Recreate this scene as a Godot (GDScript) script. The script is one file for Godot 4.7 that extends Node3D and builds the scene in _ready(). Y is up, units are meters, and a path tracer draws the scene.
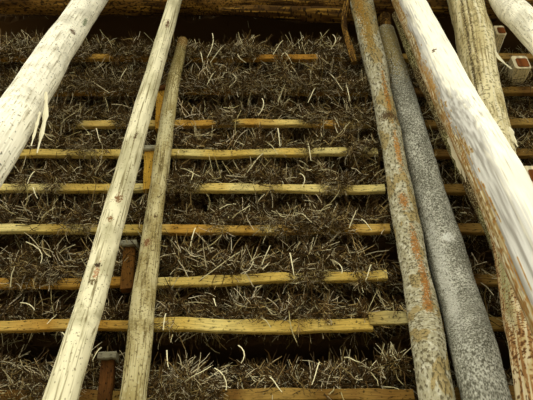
extends Node3D
# The brushwood wall of a salt graduation tower, seen from below: layers of thorn brushwood
# on wooden battens, round posts in the wall and leaning braces in front of it. Metres, y up.

var rng := RandomNumberGenerator.new()
var n_fine := FastNoiseLite.new()
var n_mid := FastNoiseLite.new()
var n_cell := FastNoiseLite.new()
var taken := {}

# ------------------------------------------------------------------ small helpers
func numbered(called: String) -> String:
	if not taken.has(called):
		taken[called] = 0
		return called
	taken[called] += 1
	return "%s_%03d" % [called, taken[called]]

func tag(o: Node3D, label: String, category := "", group := "", kind := "") -> void:
	if label != "": o.set_meta("label", label)
	if category != "": o.set_meta("category", category)
	if group != "": o.set_meta("group", group)
	if kind != "": o.set_meta("kind", kind)

func thing(called: String, label: String, category: String, at: Vector3, group := "") -> Node3D:
	var o := Node3D.new()
	o.name = numbered(called)
	add_child(o)
	o.position = at
	tag(o, label, category, group)
	return o

func part(called: String, mesh: Mesh, m: Material, parent: Node3D) -> MeshInstance3D:
	var o := MeshInstance3D.new()
	o.name = called
	o.mesh = mesh
	o.material_override = m
	parent.add_child(o, true)
	return o

func mat(c: Color, rough := 0.9, use_vertex := false) -> StandardMaterial3D:
	var m := StandardMaterial3D.new()
	m.albedo_color = c
	m.roughness = rough
	m.metallic_specular = 0.25
	m.vertex_color_use_as_albedo = use_vertex
	return m

func rgb(r: float, g: float, b: float) -> Color:
	return Color(r / 255.0, g / 255.0, b / 255.0)

# rings: Array of PackedVector3Array, all the same length; uvs: v per ring; cols: optional colour per ring
func loft(rings: Array, vs: PackedFloat32Array, us: PackedFloat32Array, smooth := true, cols := PackedColorArray()) -> ArrayMesh:
	var st := SurfaceTool.new()
	st.begin(Mesh.PRIMITIVE_TRIANGLES)
	var k: int = rings[0].size()
	if smooth:
		st.set_smooth_group(0)
		for i in rings.size():
			for j in k + 1:
				if cols.size() > 0: st.set_color(cols[i])
				st.set_uv(Vector2(us[j], vs[i]))
				st.add_vertex(rings[i][j % k])
		for i in rings.size() - 1:
			for j in k:
				var a := i * (k + 1) + j
				var b := a + k + 1
				for q in [a, b, a + 1, a + 1, b, b + 1]: st.add_index(q)
	else:
		st.set_smooth_group(-1)
		for i in rings.size() - 1:
			for j in k:
				var jj := (j + 1) % k
				for q in [[i, j, j], [i + 1, j, j], [i, jj, j + 1], [i, jj, j + 1], [i + 1, j, j], [i + 1, jj, j + 1]]:
					if cols.size() > 0: st.set_color(cols[q[0]])
					st.set_uv(Vector2(us[q[2]], vs[q[0]]))
					st.add_vertex(rings[q[0]][q[1]])
	st.generate_normals()
	var mesh := st.commit()
	# end caps
	var cp := SurfaceTool.new()
	cp.begin(Mesh.PRIMITIVE_TRIANGLES)
	cp.set_smooth_group(-1)
	for e in 2:
		var r: PackedVector3Array = rings[0] if e == 0 else rings[rings.size() - 1]
		var c := Vector3.ZERO
		for p in r: c += p
		c /= k
		for j in k:
			var a: Vector3 = r[j]
			var b: Vector3 = r[(j + 1) % k]
			var tri := [c, a, b] if e == 0 else [c, b, a]
			for p in tri:
				if cols.size() > 0: cp.set_color(cols[0])
				cp.set_uv(Vector2(0.3 + (p - c).x * 0.3, vs[0] if e == 0 else vs[vs.size() - 1]))
				cp.add_vertex(p)
	cp.generate_normals()
	return cp.commit(mesh)

func spline(pts: Array, n: int) -> Array:
	# Catmull-Rom through Vector4(x, y, z, radius)
	var out := []
	for i in n + 1:
		var f := float(i) / n * (pts.size() - 1)
		var a: int = mini(int(f), pts.size() - 2)
		var t := f - a
		var p0: Vector4 = pts[maxi(a - 1, 0)]
		var p1: Vector4 = pts[a]
		var p2: Vector4 = pts[a + 1]
		var p3: Vector4 = pts[mini(a + 2, pts.size() - 1)]
		out.append(0.5 * (2.0 * p1 + (p2 - p0) * t + (2.0 * p0 - 5.0 * p1 + 4.0 * p2 - p3) * t * t + (3.0 * p1 - p0 - 3.0 * p2 + p3) * t * t * t))
	return out

# a round pole; angle 0 of a ring looks to +z (pole upright) and grows towards +x
func pole_mesh(pts: Array, sides: int, rings_n: int, lump: float, at: Vector3, sd: float, lying := false) -> ArrayMesh:
	var sp := spline(pts, rings_n)
	var rings := []
	var vs := PackedFloat32Array()
	var us := PackedFloat32Array()
	for j in sides + 1: us.append(float(j) / sides)
	for i in sp.size():
		var c: Vector4 = sp[i]
		var c3 := Vector3(c.x, c.y, c.z)
		var n0: Vector4 = sp[maxi(i - 1, 0)]
		var n1: Vector4 = sp[mini(i + 1, sp.size() - 1)]
		var d := Vector3(n1.x - n0.x, n1.y - n0.y, n1.z - n0.z).normalized()
		var ref := Vector3(0, 0, 1)
		var ax := (ref - d * d.dot(ref)).normalized()
		var bx := ax.cross(d) if lying else d.cross(ax)
		var ring := PackedVector3Array()
		for j in sides:
			var th := TAU * j / sides
			var dir := ax * cos(th) + bx * sin(th)
			var q := c3 + dir * c.w
			var lm := n_mid.get_noise_3d(q.x * 0.9 + sd, q.y * 0.9 if not lying else q.y * 3.0, q.z * 0.9) * lump * 1.4
			lm += n_fine.get_noise_3d(dir.x * 0.5 + sd, (c3.y + c3.x) * 0.25, dir.z * 0.5 + dir.y * 0.5) * lump * 1.1
			ring.append(c3 + dir * c.w * (1.0 + lm) - at)
		if lying: ring.reverse()
		rings.append(ring)
		vs.append(float(i) / (sp.size() - 1))
	return loft(rings, vs, us)

# ------------------------------------------------------------------ wood surfaces
# stains: [metres along the pole, angle, half length, half angle, colour]
func wood(kind: String, length: float, radius: float, sd: float, stains := []) -> StandardMaterial3D:
	var w := 160
	var h := 1100
	var im := Image.create(w, h, true, Image.FORMAT_RGB8)
	var hi := Image.create(w, h, false, Image.FORMAT_RGB8)
	for y in h:
		var s := length * (y + 0.5) / h
		for x in w:
			var th := TAU * (x + 0.5) / w
			var cx := sin(th) * radius
			var cz := cos(th) * radius
			var g := n_fine.get_noise_3d(cx * 9.0 + sd, s * 0.35, cz * 9.0)
			var sp := n_fine.get_noise_3d(cx * 6.0 + sd + 40.0, s * 5.0, cz * 6.0)
			var bg := n_mid.get_noise_3d(cx * 3.0 + sd, s * 1.4, cz * 3.0)
			var c: Color
			var hgt := 0.5 + g * 0.5
			match kind:
				"peeled":
					c = rgb(250, 246, 228).lerp(rgb(214, 210, 192), clampf(bg * 1.5 + 0.15, 0, 1))
					c = c.lerp(rgb(150, 140, 112), clampf(g * 1.8 - 0.35, 0, 0.75))
					if sp > 0.47: c = c.lerp(rgb(84, 80, 64), 0.8)
				"grey_peeled":
					c = rgb(236, 230, 198).lerp(rgb(190, 184, 150), clampf(bg * 1.6 + 0.3, 0, 1))
					c = c.lerp(rgb(120, 110, 76), clampf(g * 2.0 - 0.25, 0, 0.8))
					if sp > 0.47: c = c.lerp(rgb(96, 84, 56), 0.6)
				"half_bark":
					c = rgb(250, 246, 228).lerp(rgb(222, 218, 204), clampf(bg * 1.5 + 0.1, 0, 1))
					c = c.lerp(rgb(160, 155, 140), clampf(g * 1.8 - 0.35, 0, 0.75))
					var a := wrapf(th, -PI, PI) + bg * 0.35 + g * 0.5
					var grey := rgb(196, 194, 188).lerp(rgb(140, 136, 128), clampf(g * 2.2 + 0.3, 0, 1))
					var lim := lerpf(-0.35, -0.8, smoothstep(3.2, 4.4, s))   # greyer tone up to this angle, wider towards the foot
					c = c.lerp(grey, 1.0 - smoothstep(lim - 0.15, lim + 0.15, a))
					if a < -1.2:
						c = rgb(150, 126, 80).lerp(rgb(204, 196, 168), clampf(g * 2.4 + 0.3, 0, 1))
						if sp > 0.12: c = c.lerp(rgb(100, 72, 38), 0.7)
						if bg + sp * 1.2 > 0.2: c = c.lerp(rgb(170, 118, 58), 0.5)
						hgt += 0.3
				"lichen":
					var ce := n_cell.get_noise_3d(cx * 5.0 + sd, s * 4.0, cz * 5.0)
					c = rgb(176, 170, 142).lerp(rgb(232, 231, 216), clampf(ce * 1.6 + 0.9, 0, 1))
					if bg < -0.12: c = c.lerp(rgb(158, 134, 78), 0.6)
					if sp > 0.2: c = c.lerp(rgb(84, 76, 54), 0.75)
					hgt = 0.5 + sp * 0.6
				"speckled":
					c = rgb(140, 140, 128).lerp(rgb(186, 186, 174), clampf(bg * 1.8 + 0.4, 0, 1))
					var s2 := n_fine.get_noise_3d(cx * 13.0 + sd, s * 9.0, cz * 13.0)
					if s2 > 0.12: c = c.lerp(rgb(80, 78, 66), 0.7)
					if s2 < -0.25: c = c.lerp(rgb(222, 222, 212), 0.7)
					hgt = 0.5 + sp * 0.7
				"tan":
					c = rgb(226, 216, 176).lerp(rgb(188, 174, 128), clampf(bg * 2.0 + 0.35, 0, 1))
					c = c.lerp(rgb(126, 110, 74), clampf(g * 2.2 - 0.3, 0, 0.7))
					if g < -0.25: c = c.lerp(rgb(226, 220, 200), 0.5)
					if sp > 0.25: c = c.lerp(rgb(112, 104, 70), 0.6)
					if s < 3.75 + bg * 0.5:
						c = c.lerp(rgb(138, 94, 52), 0.8 if g + sp * 0.8 > -0.05 else 0.15)
						if sp > 0.25: c = c.lerp(rgb(72, 46, 24), 0.7)
				"weathered":
					c = rgb(204, 194, 150).lerp(rgb(164, 150, 102), clampf(bg * 2.0 + 0.35, 0, 1))
					c = c.lerp(rgb(92, 78, 44), clampf(g * 2.0 - 0.2, 0, 0.8))
					if sp > 0.38: c = c.lerp(rgb(80, 68, 42), 0.65)
					if sp < -0.36: c = c.lerp(rgb(206, 202, 168), 0.6)
				"mossy":
					c = rgb(120, 112, 70).lerp(rgb(84, 62, 34), clampf(bg * 2.4 + 0.4, 0, 1))
					var s3 := n_fine.get_noise_3d(cx * 12.0 + sd, s * 8.0, cz * 12.0)
					if s3 > 0.12: c = c.lerp(rgb(56, 46, 26), 0.75)
					if s3 < -0.15: c = c.lerp(rgb(186, 182, 148), 0.7)
					hgt = 0.5 + sp * 0.7
				_:  # bark
					c = rgb(112, 82, 38).lerp(rgb(62, 42, 18), clampf(bg * 2.2 + 0.4, 0, 1))
					c = c.lerp(rgb(176, 138, 60), clampf(g * 2.4 - 0.2, 0, 0.9))
					if sp > 0.2: c = c.lerp(rgb(34, 24, 12), 0.8)
					hgt = 0.5 + g * 0.8
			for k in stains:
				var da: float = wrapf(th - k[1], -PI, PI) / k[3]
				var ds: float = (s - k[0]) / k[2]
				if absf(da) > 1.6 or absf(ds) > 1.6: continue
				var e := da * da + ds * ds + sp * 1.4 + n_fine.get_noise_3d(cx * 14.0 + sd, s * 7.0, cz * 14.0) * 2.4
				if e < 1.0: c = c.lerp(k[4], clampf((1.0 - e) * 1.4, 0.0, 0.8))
			im.set_pixel(x, y, c)
			hi.set_pixel(x, y, Color(hgt, hgt, hgt))
	im.generate_mipmaps()
	hi.bump_map_to_normal_map(2.0)
	var m := StandardMaterial3D.new()
	m.albedo_texture = ImageTexture.create_from_image(im)
	m.normal_enabled = true
	m.normal_texture = ImageTexture.create_from_image(hi)
	m.normal_scale = 0.8
	m.roughness = 0.92
	m.metallic_specular = 0.2
	return m

func add_pole(called: String, label: String, category: String, pts: Array, kind: String, lump: float, sd: float, stains := [], group := "", lying := false) -> Node3D:
	var a: Vector4 = pts[0]
	var at := Vector3(a.x, a.y, a.z)
	var length := 0.0
	for i in pts.size() - 1:
		var u: Vector4 = pts[i]
		var v: Vector4 = pts[i + 1]
		length += Vector3(v.x - u.x, v.y - u.y, v.z - u.z).length()
	var t := thing(called, label, category, at, group)
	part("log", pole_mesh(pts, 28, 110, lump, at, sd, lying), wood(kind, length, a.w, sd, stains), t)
	return t

# a torn strip of wood or bark: world points, width at each, thin but solid
func strip(parent: Node3D, called: String, pts: Array, m: Material) -> void:
	var sp := spline(pts, 10)
	var rings := []
	var vs := PackedFloat32Array()
	for i in sp.size():
		var c: Vector4 = sp[i]
		var w := c.w * (1.0 + 0.3 * sin(i * 2.1))
		var p := Vector3(c.x, c.y, c.z) - parent.position
		var r := PackedVector3Array()
		for q in [Vector3(-w, 0, 0.0), Vector3(0, 0, 0.5 * w + 0.002), Vector3(w, 0, 0.0), Vector3(0, 0, -0.004)]: r.append(p + q)
		if sp[0].y < sp[sp.size() - 1].y: pass
		else: r.reverse()
		rings.append(r)
		vs.append(i * 0.1)
	part(called, loft(rings, vs, PackedFloat32Array([0, .25, .5, .75, 1]), false), m, parent)

# sawn timber from a to b: width (z) x height (y), chamfered, slightly warped, uneven tone
func timber_mesh(a: Vector3, b: Vector3, up: Vector3, w: float, h: float, at: Vector3, warp: float, tones: Array, sd: float) -> ArrayMesh:
	var d := (b - a).normalized()
	var side := d.cross(up).normalized()
	var u2 := side.cross(d).normalized()
	var n := maxi(4, int((b - a).length() / 0.07))
	var rings := []
	var vs := PackedFloat32Array()
	var cols := PackedColorArray()
	var ch := minf(w, h) * 0.12
	for i in n + 1:
		var t := float(i) / n
		var c := a.lerp(b, t)
		c += u2 * (n_mid.get_noise_2d(t * 0.8 + sd, sd) * warp * 2.0) + side * (n_mid.get_noise_2d(t * 0.8 + sd, sd + 9.0) * warp)
		var hw := w * 0.5 * (1.0 + 0.08 * n_mid.get_noise_2d(t * 3.0, sd + 3.0))
		var hh := h * 0.5 * (1.0 + 0.22 * n_mid.get_noise_2d(t * 2.5, sd + 5.0))
		var r := PackedVector3Array()
		for q in [[-hw, -hh + ch], [-hw, hh - ch], [-hw + ch, hh], [hw - ch, hh], [hw, hh - ch], [hw, -hh + ch], [hw - ch, -hh], [-hw + ch, -hh]]:
			r.append(c + side * q[0] + u2 * q[1] - at)
		rings.append(r)
		vs.append(t * (b - a).length())
		var f := clampf(n_mid.get_noise_2d(t * (b - a).length() * 1.3 + sd * 3.0, 2.0) * 1.6 + 0.5, 0.0, 1.0)
		cols.append((tones[0] as Color).lerp(tones[1], f).srgb_to_linear())
	return loft(rings, vs, PackedFloat32Array([0, .12, .16, .3, .34, .46, .5, .62, .66]), false, cols)

func grain_material() -> StandardMaterial3D:
	var w := 192
	var h := 768
	var im := Image.create(w, h, true, Image.FORMAT_RGB8)
	var hi := Image.create(w, h, false, Image.FORMAT_RGB8)
	for y in h:
		for x in w:
			var g := n_fine.get_noise_2d(x * 0.035, y * 0.0016)
			var b := n_fine.get_noise_2d(x * 0.012 + 50.0, y * 0.006)
			var v := clampf(0.95 - g * 0.3 - maxf(b - 0.3, 0.0) * 1.5, 0.25, 1.0)
			im.set_pixel(x, y, Color(v, v * 0.99, v * 0.96))
			hi.set_pixel(x, y, Color(v, v, v))
	im.generate_mipmaps()
	hi.bump_map_to_normal_map(1.5)
	var m := StandardMaterial3D.new()
	m.albedo_texture = ImageTexture.create_from_image(im)
	m.normal_enabled = true
	m.normal_texture = ImageTexture.create_from_image(hi)
	m.normal_scale = 0.5
	m.uv1_scale = Vector3(1.5, 0.9, 1)
	m.vertex_color_use_as_albedo = true
	m.roughness = 0.9
	m.metallic_specular = 0.2
	return m

# ------------------------------------------------------------------ brushwood
func strand(st: SurfaceTool, pts: PackedVector3Array, r0: float, r1: float) -> void:
	var k := 3
	var prev := []
	for i in pts.size():
		var d := (pts[mini(i + 1, pts.size() - 1)] - pts[maxi(i - 1, 0)]).normalized()
		var ax := d.cross(Vector3(0.31, 0.87, 0.39)).normalized()
		var bx := d.cross(ax)
		var r := lerpf(r0, r1, float(i) / (pts.size() - 1))
		var ring := []
		for j in k:
			ring.append(pts[i] + (ax * cos(TAU * j / k) + bx * sin(TAU * j / k)) * r)
		if i > 0:
			for j in k:
				var jj := (j + 1) % k
				for p in [prev[j], ring[j], prev[jj], prev[jj], ring[j], ring[jj]]: st.add_vertex(p)
		prev = ring

# a sprig about 1 long along +y with side twigs
func sprig_mesh(n: int, spread: float, rad: float) -> ArrayMesh:
	var st := SurfaceTool.new()
	st.begin(Mesh.PRIMITIVE_TRIANGLES)
	st.set_smooth_group(-1)
	for i in n:
		st.set_color(strand_tone())
		var dir := Vector3(rng.randfn(0, spread), 1, rng.randfn(0, spread)).normalized()
		var bend := Vector3(rng.randfn(0, 0.3), rng.randfn(0, 0.3), rng.randfn(0, 0.3))
		var ln := rng.randf_range(0.45, 1.0)
		var p := Vector3(rng.randf_range(-0.25, 0.25), rng.randf_range(-0.1, 0.3), rng.randf_range(-0.25, 0.25))
		var pts := PackedVector3Array()
		for s in 5:
			pts.append(p)
			p += dir * ln * 0.25
			dir = (dir + bend * 0.35 + Vector3(rng.randfn(0, 0.14), rng.randfn(0, 0.14), rng.randfn(0, 0.14))).normalized()
		strand(st, pts, rad, rad * 0.55)
	st.generate_normals()
	return st.commit()

func single_twig(pts: PackedVector3Array, r: float, called: String, m: Material, parent: Node3D) -> MeshInstance3D:
	var st := SurfaceTool.new()
	st.begin(Mesh.PRIMITIVE_TRIANGLES)
	st.set_smooth_group(-1)
	strand(st, pts, r, r * 0.6)
	st.generate_normals()
	return part(called, st.commit(), m, parent)

var sprigs := []
var curls := []
var twig_mat: StandardMaterial3D
var core_mat: StandardMaterial3D
var twig_tones := []

# weathered, crusted and barked twigs, the same mixture in every layer
func strand_tone() -> Color:
	var q := rng.randf()
	var c: Color
	if q < 0.18: c = Color(0.84, 0.77, 0.54)
	elif q < 0.29: c = Color(0.42, 0.32, 0.14)
	elif q < 0.64: c = Color(0.13, 0.078, 0.028)
	else: c = Color(0.075, 0.048, 0.022)
	return c * rng.randf_range(0.75, 1.1)

func twig_tone() -> Color:
	var v := rng.randf_range(0.5, 1.1)
	return Color(v, v * rng.randf_range(0.94, 1.0), v * rng.randf_range(0.82, 1.0))

# front of the layer: height share t of the gap between two battens
func front(x: float, t: float, fill: float, bulge: float, sd: float) -> float:
	var n := n_mid.get_noise_2d(x * 1.1 + sd, t * 0.9 + sd * 1.7)
	var f := fill + 0.22 * n_mid.get_noise_2d(x * 0.7 + sd * 2.0, sd)
	var k := smoothstep(f - 0.12, f + 0.2, t)
	return lerpf(0.02 + bulge * (0.5 + 1.2 * t) + 0.12 * n, -0.62 + 0.06 * n, k)

func brush(label: String, x0: float, x1: float, y0: float, y1: float, fill: float, bulge: float, count: int, sd: float, cover: Array) -> Node3D:
	var at := Vector3((x0 + x1) * 0.5, y0, 0.0)
	var root := thing("brushwood_layer", label, "brushwood", at, "layers of brushwood on the battens")
	# closely packed twigs behind
	var rings := []
	var vs := PackedFloat32Array()
	var us := PackedFloat32Array()
	var nn := int((x1 - x0) / 0.06)
	var kk := 9
	for i in nn + 1:
		var x := lerpf(x0, x1, float(i) / nn)
		var r := PackedVector3Array()
		for j in kk:
			var t := float(j) / (kk - 1)
			r.append(Vector3(x, lerpf(y0 + 0.02, y1 - 0.05, t), front(x, t, fill - 0.15, bulge, sd) - 0.34 + 0.08 * n_fine.get_noise_2d(x * 3.0, t * 2.0 + sd)) - at)
		r.append(Vector3(x, y1 - 0.05, -1.3) - at)
		r.append(Vector3(x, y0 + 0.02, -1.3) - at)
		r.reverse()
		rings.append(r)
		vs.append(x)
	for j in kk + 3: us.append(j * 0.1)
	part("packed_twigs", loft(rings, vs, us, false), core_mat, root)
	# loose twigs in front
	var per := []
	for v in sprigs.size(): per.append([])
	for i in count:
		var x := rng.randf_range(x0, x1 - (0.11 if x0 > -1.0 and x1 < 1.5 else 0.0))
		var t := pow(rng.randf(), 1.35)
		if n_mid.get_noise_2d(x * 2.6 + sd, t * 1.3 + sd * 2.0) < rng.randf_range(-0.32, 0.32): continue
		var z := front(x, t, fill, bulge, sd) - 0.32 * pow(rng.randf(), 1.6)
		var d := Vector3(rng.randfn(0, 0.9), rng.randfn(-0.05, 0.9), rng.randf_range(-0.2, 0.7)).normalized()
		var ln := rng.randf_range(0.08, 0.2)
		var y := lerpf(y0 + 0.075, y1 - 0.06, t)
		per[rng.randi() % sprigs.size()].append([Vector3(x, y, z), d, ln, twig_tone()])
	for cv in cover:
		var m := int((cv[1] - cv[0]) * 260.0 * cv[2])
		for i in m:
			var x := rng.randf_range(cv[0], cv[1])
			var d := Vector3(rng.randfn(0, 0.5), rng.randf_range(-1.0, 0.2), rng.randf_range(-0.1, 0.6)).normalized()
			per[rng.randi() % sprigs.size()].append([Vector3(x, y0 + rng.randf_range(-0.03, 0.09), rng.randf_range(0.085, 0.15)), d, rng.randf_range(0.06, 0.12), twig_tone()])
	for v in sprigs.size():
		var mm := MultiMesh.new()
		mm.transform_format = MultiMesh.TRANSFORM_3D
		mm.use_colors = true
		mm.mesh = sprigs[v]
		mm.instance_count = per[v].size()
		for i in per[v].size():
			var e: Array = per[v][i]
			var d: Vector3 = e[1]
			var s := d.cross(Vector3(rng.randf(), rng.randf(), rng.randf() + 0.1)).normalized()
			var b := Basis(s, d, s.cross(d)).scaled(Vector3.ONE * (e[2] as float))
			mm.set_instance_transform(i, Transform3D(b, (e[0] as Vector3) - at))
			mm.set_instance_color(i, e[3])
		var mi := MultiMeshInstance3D.new()
		mi.name = "loose_twigs"
		mi.multimesh = mm
		mi.material_override = twig_mat
		mi.set_meta("kind", "stuff")
		root.add_child(mi, true)
	# the larger twigs that stick out
	for i in int((x1 - x0) * 6.0):
		var x := rng.randf_range(x0 + 0.1, x1 - 0.1)
		var t := rng.randf_range(0.02, fill)
		var tw := part("twig", curls[rng.randi() % curls.size()], twig_tones[rng.randi() % twig_tones.size()], root)
		var d := Vector3(rng.randfn(0, 0.6), rng.randfn(-0.1, 0.9), 0.45).normalized()
		var s := d.cross(Vector3(0.3, 0.2, 1)).normalized()
		tw.transform = Transform3D(Basis(s, d, s.cross(d)).scaled(Vector3.ONE * rng.randf_range(0.12, 0.26)), Vector3(x, lerpf(y0 + 0.04, y1, t), front(x, t, fill, bulge, sd) + 0.01) - at)
	return root

func _ready() -> void:
	rng.seed = 20240611
	for n in [n_fine, n_mid, n_cell]:
		n.seed = 7
		n.fractal_type = FastNoiseLite.FRACTAL_FBM
		n.fractal_octaves = 3
	n_fine.frequency = 6.0
	n_mid.frequency = 1.6
	n_cell.noise_type = FastNoiseLite.TYPE_CELLULAR
	n_cell.frequency = 6.0
	n_cell.fractal_octaves = 1

	# ---------------------------------------------------------------- camera, sky, exposure
	var cam := Camera3D.new()
	cam.name = "camera"
	cam.fov = 40.0
	add_child(cam)
	cam.position = Vector3(0, 1.6, 3.5)
	cam.rotation_degrees = Vector3(36.87, 0, 0)
	cam.current = true

	var sky_mat := ProceduralSkyMaterial.new()   # an even overcast, brighter overhead
	sky_mat.sky_top_color = Color(1.0, 0.99, 0.93)
	sky_mat.sky_horizon_color = Color(0.70, 0.69, 0.62)
	sky_mat.sky_curve = 0.5
	sky_mat.ground_bottom_color = Color(0.16, 0.15, 0.11)
	sky_mat.ground_horizon_color = Color(0.3, 0.3, 0.26)
	sky_mat.sun_angle_max = 0.0
	var sky := Sky.new()
	sky.sky_material = sky_mat
	var env := Environment.new()
	env.background_mode = Environment.BG_SKY
	env.sky = sky
	env.tonemap_mode = Environment.TONE_MAPPER_LINEAR
	env.tonemap_exposure = 3.1
	env.ambient_light_source = Environment.AMBIENT_SOURCE_DISABLED
	env.sdfgi_enabled = true
	env.ssao_enabled = true
	env.ssil_enabled = true
	var we := WorldEnvironment.new()
	we.name = "world_environment"
	we.environment = env
	add_child(we)

	# ---------------------------------------------------------------- ground and the wall's base
	var bm := BoxMesh.new()
	bm.size = Vector3(24, 0.2, 24)
	var gm := StandardMaterial3D.new()
	var gn := NoiseTexture2D.new()
	gn.width = 512
	gn.height = 512
	gn.seamless = true
	gn.noise = FastNoiseLite.new()
	gn.noise.frequency = 0.06
	var gr := Gradient.new()
	gr.set_color(0, rgb(92, 84, 66))
	gr.set_color(1, rgb(150, 140, 116))
	gn.color_ramp = gr
	gm.albedo_texture = gn
	gm.uv1_triplanar = true
	gm.uv1_scale = Vector3(0.7, 0.7, 0.7)
	gm.roughness = 0.95
	var gd := MeshInstance3D.new()
	gd.name = "floor"
	gd.mesh = bm
	gd.material_override = gm
	gd.position = Vector3(0, -0.1, 6.0)
	tag(gd, "gravel ground in front of the brushwood wall", "ground", "", "structure")
	add_child(gd)

	var grain := grain_material()
	var wb := Node3D.new()
	wb.name = "wall_back"
	wb.position = Vector3(0, 0, -0.35)
	tag(wb, "plank base carrying the brushwood wall", "wall", "", "structure")
	add_child(wb)
	for i in 9:
		part("plank", timber_mesh(Vector3(-3.3, 0.12 + i * 0.245, -0.35), Vector3(3.4, 0.12 + i * 0.245, -0.35), Vector3.UP, 0.6, 0.24, wb.position, 0.004, [rgb(120, 96, 56), rgb(96, 74, 42)], i * 1.3), grain, wb)

	# plank walkway added unseen above the picture, its overhang widened to shade upper layers
	var deck := thing("added_shade_deck", "added unseen plank walkway shading the wall from above the upper edge", "walkway", Vector3(0, 8.05, 0))
	for i in 12:
		part("plank", timber_mesh(Vector3(-3.4, 8.05, -.65 + i * .205), Vector3(3.5, 8.05, -.65 + i * .205), Vector3.UP, .2, .05, deck.position, .002, [rgb(120, 96, 56), rgb(96, 74, 42)], i * 1.7 + 20.0), grain, deck)

	# ---------------------------------------------------------------- braces and posts
	var rust := rgb(164, 106, 48)
	var dark := rgb(70, 50, 30)
	var s1 := add_pole("log_brace", "thickest pale peeled log brace, cutting the upper left corner", "log brace",
		[Vector4(-1.58, 0.0, 1.93, .14), Vector4(-1.636, 3.54, 1.1, .136), Vector4(-1.679, 4.46, .85, .137), Vector4(-1.678, 5.2, .70, .134), Vector4(-1.62, 6.12, .55, .129), Vector4(-1.55, 7.7, .28, .12)],
		"peeled", 0.05, 1.0, [[5.05, 0.9, .05, .2, dark], [5.5, 1.2, .1, .15, rgb(110, 120, 90)]], "leaning log braces")
	var s2 := add_pole("log_brace", "slender pale log brace crossing left bay from bottom to top beam", "log brace",
		[Vector4(-1.09, 0.0, .97, .088), Vector4(-1.047, 2.464, .65, .084), Vector4(-1.029, 3.064, .57, .081), Vector4(-1.021, 3.855, .47, .080), Vector4(-.99, 4.967, .38, .076), Vector4(-.916, 6.503, .3, .066), Vector4(-.86, 7.7, .25, .06)],
		"grey_peeled", 0.06, 5.0, [[2.85, 0.2, .13, .16, rgb(170, 120, 84)], [2.94, 0.15, .03, .25, rgb(40, 30, 20)], [2.72, 0.1, .04, .3, rgb(90, 78, 50)], [3.83, .35, .05, .35, rgb(112, 76, 46)], [3.55, .1, .03, .25, rgb(112, 76, 40)], [4.62, .3, .05, .12, rgb(70, 52, 34)], [6.0, .3, .05, .2, rgb(80, 50, 34)]], "leaning log braces")
	var p3 := add_pole("log_post", "thin weathered round post set in the wall beside slender brace", "post",
		[Vector4(-.76, 0.0, .19, .09), Vector4(-.792, 2.607, .185, .082), Vector4(-.819, 3.269, .175, .077), Vector4(-.837, 4.12, .16, .068), Vector4(-.848, 5.237, .155, .062), Vector4(-.814, 6.05, .15, .05)],
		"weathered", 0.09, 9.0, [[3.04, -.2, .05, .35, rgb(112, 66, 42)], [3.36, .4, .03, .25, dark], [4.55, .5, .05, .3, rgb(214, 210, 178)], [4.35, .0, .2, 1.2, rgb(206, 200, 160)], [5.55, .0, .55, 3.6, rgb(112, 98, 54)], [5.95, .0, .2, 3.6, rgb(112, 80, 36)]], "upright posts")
	var pa := add_pole("log_post", "lichen-spotted post with rust stains at right end of middle bay", "post",
		[Vector4(1.01, 0.0, .2, .112), Vector4(1.011, 2.601, .2, .106), Vector4(1.021, 3.249, .2, .1), Vector4(1.017, 4.075, .2, .089), Vector4(1.013, 5.162, .2, .09), Vector4(.976, 6.656, .2, .115), Vector4(.95, 7.7, .2, .11)],
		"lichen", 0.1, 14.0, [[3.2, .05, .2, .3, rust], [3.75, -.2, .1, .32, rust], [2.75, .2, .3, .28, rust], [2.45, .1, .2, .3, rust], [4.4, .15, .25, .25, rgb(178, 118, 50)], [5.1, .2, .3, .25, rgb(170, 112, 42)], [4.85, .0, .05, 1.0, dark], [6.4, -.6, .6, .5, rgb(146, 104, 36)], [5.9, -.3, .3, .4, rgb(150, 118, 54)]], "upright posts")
	var pb := add_pole("log_post", "thick grey speckled post close beside the rust-stained post", "post",
		[Vector4(1.29, 0.0, .33, .15), Vector4(1.281, 2.586, .25, .141), Vector4(1.278, 3.249, .2, .14), Vector4(1.254, 4.113, .15, .125), Vector4(1.223, 5.27, .12, .106), Vector4(1.183, 6.25, .1, .1)],
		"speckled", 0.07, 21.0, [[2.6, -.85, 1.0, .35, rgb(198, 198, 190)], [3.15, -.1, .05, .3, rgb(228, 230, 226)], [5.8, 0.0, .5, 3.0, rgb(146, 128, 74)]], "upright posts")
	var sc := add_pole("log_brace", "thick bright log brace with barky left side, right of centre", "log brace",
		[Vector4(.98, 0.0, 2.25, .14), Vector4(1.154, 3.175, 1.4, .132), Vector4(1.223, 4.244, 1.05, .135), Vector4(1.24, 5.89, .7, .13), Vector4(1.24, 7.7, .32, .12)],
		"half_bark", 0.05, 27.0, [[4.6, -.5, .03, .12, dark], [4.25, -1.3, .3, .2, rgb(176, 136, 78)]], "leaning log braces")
	add_pole("log_brace", "thin mossy brown pole hugging left side of bright thick brace", "log brace",
		[Vector4(2.2, 0.0, .34, .075), Vector4(1.758, 2.57, 0.3, 0.075), Vector4(1.662, 3.199, 0.3, 0.075), Vector4(1.565, 4.046, 0.3, 0.075), Vector4(1.42, 5.054, 0.3, 0.066), Vector4(1.283, 6.296, 0.27, 0.055)],
		"mossy", 0.12, 33.0, [[4.25, 0.1, .35, .5, rgb(160, 106, 46)], [4.75, 0.1, .2, .4, rgb(160, 106, 46)]], "leaning log braces")
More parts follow.
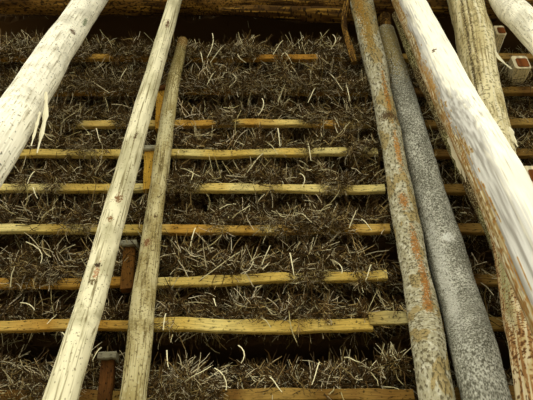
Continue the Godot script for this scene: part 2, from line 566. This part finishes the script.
	var pd := add_pole("log_brace", "tan streaked pole passing behind the bright brace at right", "log brace",
		[Vector4(1.0, 0.0, .88, .125), Vector4(1.393, 2.464, .65, .118), Vector4(1.483, 3.049, .6, .12), Vector4(1.601, 3.813, .55, .122), Vector4(1.727, 4.838, .5, .138), Vector4(1.904, 6.273, .45, .157), Vector4(2.0, 7.7, .25, .14)],
		"tan", 0.09, 40.0, [[5.4, -.75, 1.2, .07, rgb(66, 54, 34)], [5.9, -.45, .9, .05, rgb(84, 70, 44)], [2.9, -1.1, .9, .3, rgb(150, 152, 112)]], "leaning log braces")
	add_pole("log_brace", "pale log brace cutting the upper right corner", "log brace",
		[Vector4(2.2, 0.0, 1.93, .13), Vector4(2.18, 5.134, .8, .12), Vector4(2.17, 6.044, .6, .122), Vector4(2.3, 7.7, .4, .115)],
		"peeled", 0.05, 47.0, [[5.6, -.6, .3, .3, rgb(150, 160, 140)]], "leaning log braces")
	add_pole("short_post", "short brown post rising behind rust-stained post at top edge", "post",
		[Vector4(1.185, 6.15, .0, .066), Vector4(1.24, 6.6, .0, .07), Vector4(1.33, 7.7, .0, .07)], "bark", 0.1, 52.0)
	add_pole("crooked_branch", "crooked thin branch hanging left of rust-stained post near top", "branch",
		[Vector4(.812, 5.66, .2, .022), Vector4(.80, 5.8, .2, .03), Vector4(.772, 6.073, .2, .027), Vector4(.766, 6.25, .2, .03), Vector4(.79, 6.45, .2, .03), Vector4(.86, 6.75, .18, .03)], "bark", 0.15, 55.0)
	add_pole("top_beam", "bark-covered horizontal log along the top edge of the wall", "beam",
		[Vector4(-3.3, 6.8, .06, .12), Vector4(-1.2, 6.78, .06, .12), Vector4(.0, 6.8, .06, .11), Vector4(1.0, 6.76, .06, .12), Vector4(3.4, 6.8, .0, .12)], "bark", 0.14, 60.0, [], "horizontal logs at the top", true)
	add_pole("top_beam", "thinner bark-covered log just below top log, ending at rust-stained post", "beam",
		[Vector4(-.5, 6.62, .1, .03), Vector4(-.1, 6.6, .1, .06), Vector4(.4, 6.56, .1, .075), Vector4(.94, 6.52, .1, .085)], "bark", 0.16, 66.0, [], "horizontal logs at the top", true)

	# torn splinters and bark strips
	var pale := mat(rgb(226, 220, 190))
	var tanm := mat(rgb(190, 180, 150))
	strip(s1, "splinter", [Vector4(-1.512, 4.453, 0.93, 0.008), Vector4(-1.454, 4.238, 0.95, 0.016), Vector4(-1.424, 4.037, 0.97, 0.013), Vector4(-1.406, 3.85, 0.98, 0.003)], pale)
	strip(s1, "splinter", [Vector4(-1.476, 4.207, 0.98, 0.006), Vector4(-1.454, 4.043, 1, 0.01), Vector4(-1.434, 3.871, 1.02, 0.003)], pale)
	strip(sc, "bark_strip", [Vector4(1.134, 3.956, 1, 0.012), Vector4(1.126, 3.788, 1.04, 0.02), Vector4(1.116, 3.669, 1.07, 0.012), Vector4(1.11, 3.601, 1.08, 0.003)], tanm)
	strip(sc, "bark_strip", [Vector4(1.132, 3.763, 1.06, 0.01), Vector4(1.119, 3.613, 1.1, 0.012), Vector4(1.107, 3.51, 1.12, 0.002)], tanm)
	strip(pd, "bark_strip", [Vector4(1.941, 5.727, 0.55, 0.012), Vector4(1.91, 5.449, 0.57, 0.02), Vector4(1.916, 5.253, 0.58, 0.014), Vector4(1.972, 5.09, 0.6, 0.006)], pale)
	strip(pd, "bark_strip", [Vector4(1.751, 4.516, 0.6, 0.01), Vector4(1.764, 4.394, 0.62, 0.02), Vector4(1.76, 4.286, 0.63, 0.014), Vector4(1.764, 4.21, 0.64, 0.003)], pale)

	# ---------------------------------------------------------------- battens
	var ys := [2.2, 2.658, 3.119, 3.44, 3.887, 4.267, 4.636, 4.983, 5.39, 5.87]
	var word := ["just below the picture", "along the bottom edge", "second up from the bottom edge", "third up from the bottom edge", "fourth up from the bottom edge", "fifth up from the bottom edge", "sixth up from the bottom edge", "seventh up from the bottom edge", "eighth up from the bottom edge", "highest in view"]
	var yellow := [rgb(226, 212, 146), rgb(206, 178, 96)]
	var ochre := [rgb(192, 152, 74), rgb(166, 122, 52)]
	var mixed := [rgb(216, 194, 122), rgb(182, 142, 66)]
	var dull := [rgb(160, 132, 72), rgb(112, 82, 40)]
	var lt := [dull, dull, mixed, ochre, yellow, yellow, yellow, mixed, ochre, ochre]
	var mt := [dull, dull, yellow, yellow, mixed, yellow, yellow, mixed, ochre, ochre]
	var cz := 0.085
	for i in ys.size():
		var y: float = ys[i]
		var ends := [0.72, 0.9, .70, .845, .92, .93, .92, .9, .92, .9]
		var rise: float = [0, 0, 0, .05, 0, .0, .02, 0, 0, .02][i]
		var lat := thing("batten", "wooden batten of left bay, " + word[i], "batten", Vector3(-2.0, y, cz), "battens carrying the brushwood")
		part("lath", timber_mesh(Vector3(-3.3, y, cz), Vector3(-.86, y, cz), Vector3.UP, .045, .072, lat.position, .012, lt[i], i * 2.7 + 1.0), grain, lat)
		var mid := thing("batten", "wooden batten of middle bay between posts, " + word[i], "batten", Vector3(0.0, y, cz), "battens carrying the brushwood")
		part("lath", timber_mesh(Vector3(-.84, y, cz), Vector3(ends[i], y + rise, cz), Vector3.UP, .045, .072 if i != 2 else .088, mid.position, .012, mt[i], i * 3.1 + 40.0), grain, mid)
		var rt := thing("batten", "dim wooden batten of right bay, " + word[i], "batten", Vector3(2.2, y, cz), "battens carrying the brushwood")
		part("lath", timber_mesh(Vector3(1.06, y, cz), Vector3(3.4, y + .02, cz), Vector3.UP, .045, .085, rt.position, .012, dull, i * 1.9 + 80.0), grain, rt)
	var le := thing("lath_offcut", "short pale lath piece lapped over batten end by rust-stained post", "lath", Vector3(.79, 3.16, .11))
	part("lath", timber_mesh(Vector3(.68, 3.155, .11), Vector3(.93, 3.165, .11), Vector3.UP, .03, .09, le.position, .003, [rgb(196, 186, 136), rgb(170, 150, 90)], 5.0), grain, le)

	# upright stud pieces between the slender brace and the thin post
	var studs := [
		["bright ochre upright stud piece, topmost beside thin weathered post", Vector3(-.90, 4.87, .12), Vector3(-.945, 5.35, .12), [rgb(210, 170, 74), rgb(190, 146, 58)], rgb(120, 80, 44)],
		["ochre upright stud piece with grey cap, second from the top", Vector3(-.915, 4.22, .12), Vector3(-.955, 4.62, .12), [rgb(204, 164, 70), rgb(176, 132, 54)], rgb(186, 184, 164)],
		["brown upright stud piece with grey cap, third from the top", Vector3(-.955, 3.36, .12), Vector3(-.985, 3.70, .12), [rgb(112, 78, 36), rgb(84, 56, 26)], rgb(160, 158, 140)],
		["dark brown upright stud piece with grey cap, lowest in view", Vector3(-.965, 2.5, .12), Vector3(-.995, 2.87, .12), [rgb(96, 62, 30), rgb(66, 42, 20)], rgb(150, 146, 128)]]
	for e in studs:
		var t := thing("stud", e[0], "stud", e[1], "upright stud pieces")
		part("upright", timber_mesh(e[1], e[2], Vector3(0, 0, 1), .085, .06, e[1], .004, e[3], (e[1] as Vector3).y), grain, t)
		var c: Vector3 = e[2] + Vector3(0, .015, .01)
		part("cap", timber_mesh(c + Vector3(-.06, 0, 0), c + Vector3(.055, .005, 0), Vector3.UP, .09, .045, e[1], .003, [e[4], (e[4] as Color).darkened(.15)], 3.0), grain, t)

	# timber ends in the right bay
	for e in [["square timber end with pale sides under the upper right brace", Vector3(2.304, 5.584, 0), .15, .17, 0.27], ["small square timber end above the larger one at right edge", Vector3(2.255, 6.097, 0), .10, .13, 0.24], ["pale plank end at right edge beside bright thick brace", Vector3(2.04, 4.277, 0), .11, .18, 0.25]]:
		var c: Vector3 = e[1]
		var t := thing("timber_end", e[0], "timber", c, "timber ends sticking out of the right bay")
		part("timber", timber_mesh(c + Vector3(0, 0, -.2), c + Vector3(0, 0, e[4]), Vector3.UP, e[2], e[3], c, .002, [rgb(240, 232, 204), rgb(216, 204, 166)], c.y), grain, t)
		part("end_grain", timber_mesh(c + Vector3(.01, -.01, e[4] - .01), c + Vector3(.01, -.01, e[4] + .006), Vector3.UP, e[2] * .7, e[3] * .66, c, .001, [rgb(140, 82, 36), rgb(112, 64, 28)], c.y), grain, t)

	# ---------------------------------------------------------------- brushwood layers
	for i in 12: sprigs.append(sprig_mesh(8, 0.8, 0.022))
	for i in 8:
		var st := SurfaceTool.new()
		st.begin(Mesh.PRIMITIVE_TRIANGLES)
		st.set_smooth_group(-1)
		var dir := Vector3(0, 1, 0)
		var bend := Vector3(rng.randfn(0, .3), 0, rng.randfn(0, .3))
		var p := Vector3.ZERO
		var pts := PackedVector3Array()
		for s in 7:
			pts.append(p)
			p += dir / 6.0
			dir = (dir + bend * .3 + Vector3(rng.randfn(0, .12), 0, rng.randfn(0, .12))).normalized()
		strand(st, pts, .02, .012)
		st.generate_normals()
		curls.append(st.commit())
	twig_mat = mat(Color.WHITE, 0.85, true)
	core_mat = mat(rgb(84, 63, 38), 1.0)
	twig_tones = [mat(rgb(222, 214, 176)), mat(rgb(188, 176, 128)), mat(rgb(150, 128, 84)), mat(rgb(206, 196, 150))]

	# where twigs hang over the batten: [x from, x to, how densely], per row
	var lcov := [[], [[-1.58, -1.15, 1.0]], [], [[-1.76, -1.42, 1.2], [-1.3, -1.2, .5]], [[-1.5, -1.25, .5]], [[-1.95, -1.88, .8], [-1.75, -1.6, .8]], [[-1.66, -1.3, .5]], [[-2.4, -1.6, 1.5], [-1.3, -1.1, .8]], [[-3.0, -.9, 1.6]], [[-3.0, -1.7, 1.6], [-1.5, -.9, 1.4]]]
	var mcov := [[], [[-.75, -.25, 1.3]], [[-.7, -.6, .3], [.2, .4, .2]], [[.22, .44, .9], [.62, .68, 1.0]], [[-.39, -.31, .9], [-.05, .2, .7], [.2, .65, 1.3]], [[-.8, -.55, 1.4], [.0, .1, .5], [.45, .64, 1.5]], [[.3, .4, .6], [.64, .9, 1.0]], [[-.42, -.27, 1.4], [.3, .48, 1.2], [.6, .95, 1.2]], [[-.8, .95, 1.7]], [[-.8, -.1, 1.6], [.1, .2, 1.0], [.52, .9, 1.5]]]
	var fills := [.5, .44, .62, .56, .66, .7, .7, .76, .82, .24]
	var layers := []
	for i in ys.size():
		var y0: float = ys[i]
		var y1: float = ys[i + 1] if i + 1 < ys.size() else 6.98
		var hgt := y1 - y0
		var bays := [[-3.2, -.85, "left bay", lcov[i]], [-.85, 1.03, "middle bay", mcov[i]], [1.03, 3.3, "right bay", []]]
		for b in bays.size():
			var v: Array = bays[b]
			var o := brush("tangled dry brushwood in the %s on the batten %s" % [v[2], word[i]], v[0], v[1], y0, y1, fills[i] - (0.2 if b == 2 else 0.0), .05 + .03 * sin(i * 2.3 + b), int((v[1] - v[0]) * hgt * 2700.0), i * 3.7 + b * 11.0, v[3])
			if b == 1: layers.append(o)
			elif b == 0: layers.append(o)

	# the brushwood goes on above the top logs
	brush("tangled dry brushwood above the top log, beyond the upper edge", -3.2, 3.3, 7.0, 7.9, 1.0, .1, 9000, 91.0, [])

	# single twigs that stand out: row, bay (0 left, 1 middle), points
	for e in TWIGS:
		var o: Node3D = layers[e[0] * 2 + e[1]]
		var a: Vector3 = e[2]
		var c: Vector3 = e[3]
		var pts := PackedVector3Array()
		for s in 6:
			var t := s / 5.0
			pts.append(a.lerp(c, t) + Vector3(sin(t * PI) * e[4], sin(t * 7.0) * .004, sin(t * PI) * .015) - o.position)
		single_twig(pts, e[5], "twig", twig_tones[0], o)

const TWIGS := [
	[9, 1, Vector3(-0.534, 6.166, .15), Vector3(-0.553, 5.730, .2), 0.030, 0.0050],
	[8, 1, Vector3(-0.399, 5.994, .15), Vector3(-0.521, 5.658, .2), 0.000, 0.0050],
	[8, 1, Vector3(-0.632, 5.888, .15), Vector3(-0.586, 5.658, .2), 0.000, 0.0050],
	[8, 1, Vector3(-0.270, 5.858, .15), Vector3(-0.189, 5.658, .2), -0.030, 0.0050],
	[8, 1, Vector3(-0.334, 5.570, .15), Vector3(-0.332, 5.331, .2), 0.060, 0.0050],
	[8, 1, Vector3(-0.473, 5.598, .15), Vector3(-0.529, 5.357, .2), 0.000, 0.0050],
	[9, 1, Vector3(0.651, 6.150, .15), Vector3(0.609, 5.862, .2), 0.036, 0.0050],
	[9, 1, Vector3(0.160, 6.056, .15), Vector3(0.061, 5.773, .2), 0.000, 0.0050],
	[8, 1, Vector3(0.175, 5.873, .15), Vector3(0.235, 5.644, .2), 0.000, 0.0050],
	[7, 1, Vector3(0.716, 5.433, .15), Vector3(0.724, 5.151, .2), 0.000, 0.0050],
	[6, 1, Vector3(0.096, 4.869, .15), Vector3(0.109, 4.613, .2), 0.000, 0.0050],
	[5, 1, Vector3(0.341, 4.720, .15), Vector3(0.352, 4.463, .2), 0.000, 0.0050],
	[5, 1, Vector3(-0.028, 4.588, .15), Vector3(-0.152, 4.340, .2), 0.000, 0.0050],
	[3, 1, Vector3(-0.166, 3.667, .15), Vector3(-0.449, 3.400, .2), 0.000, 0.0050],
	[3, 0, Vector3(-1.734, 3.734, .15), Vector3(-1.561, 3.525, .2), 0.060, 0.0050],
	[3, 0, Vector3(-1.746, 3.373, .15), Vector3(-1.734, 3.501, .2), 0.000, 0.0050],
	[1, 1, Vector3(-0.630, 2.924, .15), Vector3(-0.600, 2.795, .2), 0.000, 0.0050],
	[1, 1, Vector3(-0.499, 2.722, .15), Vector3(-0.339, 2.801, .2), 0.000, 0.0050],
	[1, 1, Vector3(-0.322, 2.809, .15), Vector3(-0.241, 2.656, .2), 0.030, 0.0050],
	[1, 1, Vector3(-0.180, 2.956, .15), Vector3(-0.156, 2.820, .2), 0.030, 0.0050],
	[3, 1, Vector3(0.451, 3.585, .15), Vector3(0.514, 3.446, .2), 0.030, 0.0050],
	[7, 0, Vector3(-1.624, 5.474, .15), Vector3(-1.383, 5.253, .2), 0.000, 0.0050],
	[8, 0, Vector3(-1.342, 5.406, .15), Vector3(-1.283, 5.574, .2), 0.000, 0.0050],
	[2, 1, Vector3(-0.664, 3.175, .15), Vector3(-0.658, 3.035, .2), 0.000, 0.0050],
	[2, 1, Vector3(-0.356, 3.284, .15), Vector3(-0.330, 3.201, .2), 0.000, 0.0050],
	[4, 0, Vector3(-1.813, 4.236, .15), Vector3(-1.722, 4.086, .2), 0.000, 0.0050],
	[5, 0, Vector3(-1.838, 4.397, .15), Vector3(-1.835, 4.230, .2), 0.000, 0.0050],
	[7, 1, Vector3(0.443, 5.380, .15), Vector3(0.359, 5.126, .2), 0.000, 0.0050],
	[4, 1, Vector3(0.249, 3.990, .15), Vector3(0.331, 3.868, .2), 0.000, 0.0050],
	[7, 1, Vector3(-0.040, 5.236, .15), Vector3(-0.072, 4.967, .2), 0.030, 0.0050],
	[8, 1, Vector3(0.581, 5.570, .15), Vector3(0.674, 5.278, .2), 0.000, 0.0050],
	[3, 1, Vector3(0.704, 3.935, .15), Vector3(0.759, 3.798, .2), 0.000, 0.0050],
	[3, 1, Vector3(0.732, 3.544, .15), Vector3(0.671, 3.393, .2), 0.000, 0.0050],
	[4, 1, Vector3(0.608, 3.855, .15), Vector3(0.661, 3.975, .2), 0.000, 0.0050],
	[1, 0, Vector3(-1.047, 2.943, .15), Vector3(-1.072, 2.839, .2), 0.000, 0.0050],
	[2, 0, Vector3(-1.646, 3.254, .15), Vector3(-1.513, 3.173, .2), 0.030, 0.0050],
	[3, 0, Vector3(-1.470, 3.642, .15), Vector3(-1.352, 3.679, .2), 0.000, 0.0050],
	[7, 0, Vector3(-1.745, 4.928, .15), Vector3(-1.629, 5.003, .2), 0.000, 0.0050],
	[6, 0, Vector3(-1.439, 4.869, .15), Vector3(-1.353, 4.657, .2), 0.000, 0.0050],
	[1, 0, Vector3(-1.321, 3.043, .15), Vector3(-1.215, 2.935, .2), 0.000, 0.0050],
	[3, 1, Vector3(0.166, 3.642, .15), Vector3(0.187, 3.431, .2), 0.000, 0.0050],
	[3, 1, Vector3(-0.031, 3.544, .15), Vector3(0.025, 3.671, .2), 0.000, 0.0050],
	[4, 1, Vector3(-0.255, 3.944, .15), Vector3(-0.123, 4.021, .2), 0.000, 0.0050],
	[5, 1, Vector3(-0.684, 4.428, .15), Vector3(-0.515, 4.300, .2), 0.000, 0.0050],
	[5, 1, Vector3(0.263, 4.377, .15), Vector3(0.271, 4.201, .2), 0.030, 0.0050],
	[1, 1, Vector3(0.021, 2.753, .15), Vector3(0.092, 2.644, .2), 0.000, 0.0050],
	[1, 1, Vector3(0.331, 2.847, .15), Vector3(0.272, 2.686, .2), 0.000, 0.0050],
	[1, 1, Vector3(0.488, 2.878, .15), Vector3(0.573, 2.826, .2), 0.000, 0.0050],
	[3, 1, Vector3(-0.521, 3.855, .15), Vector3(-0.539, 3.663, .2), 0.000, 0.0050],
	[4, 0, Vector3(-1.671, 3.944, .15), Vector3(-1.575, 4.003, .2), 0.000, 0.0050],
]
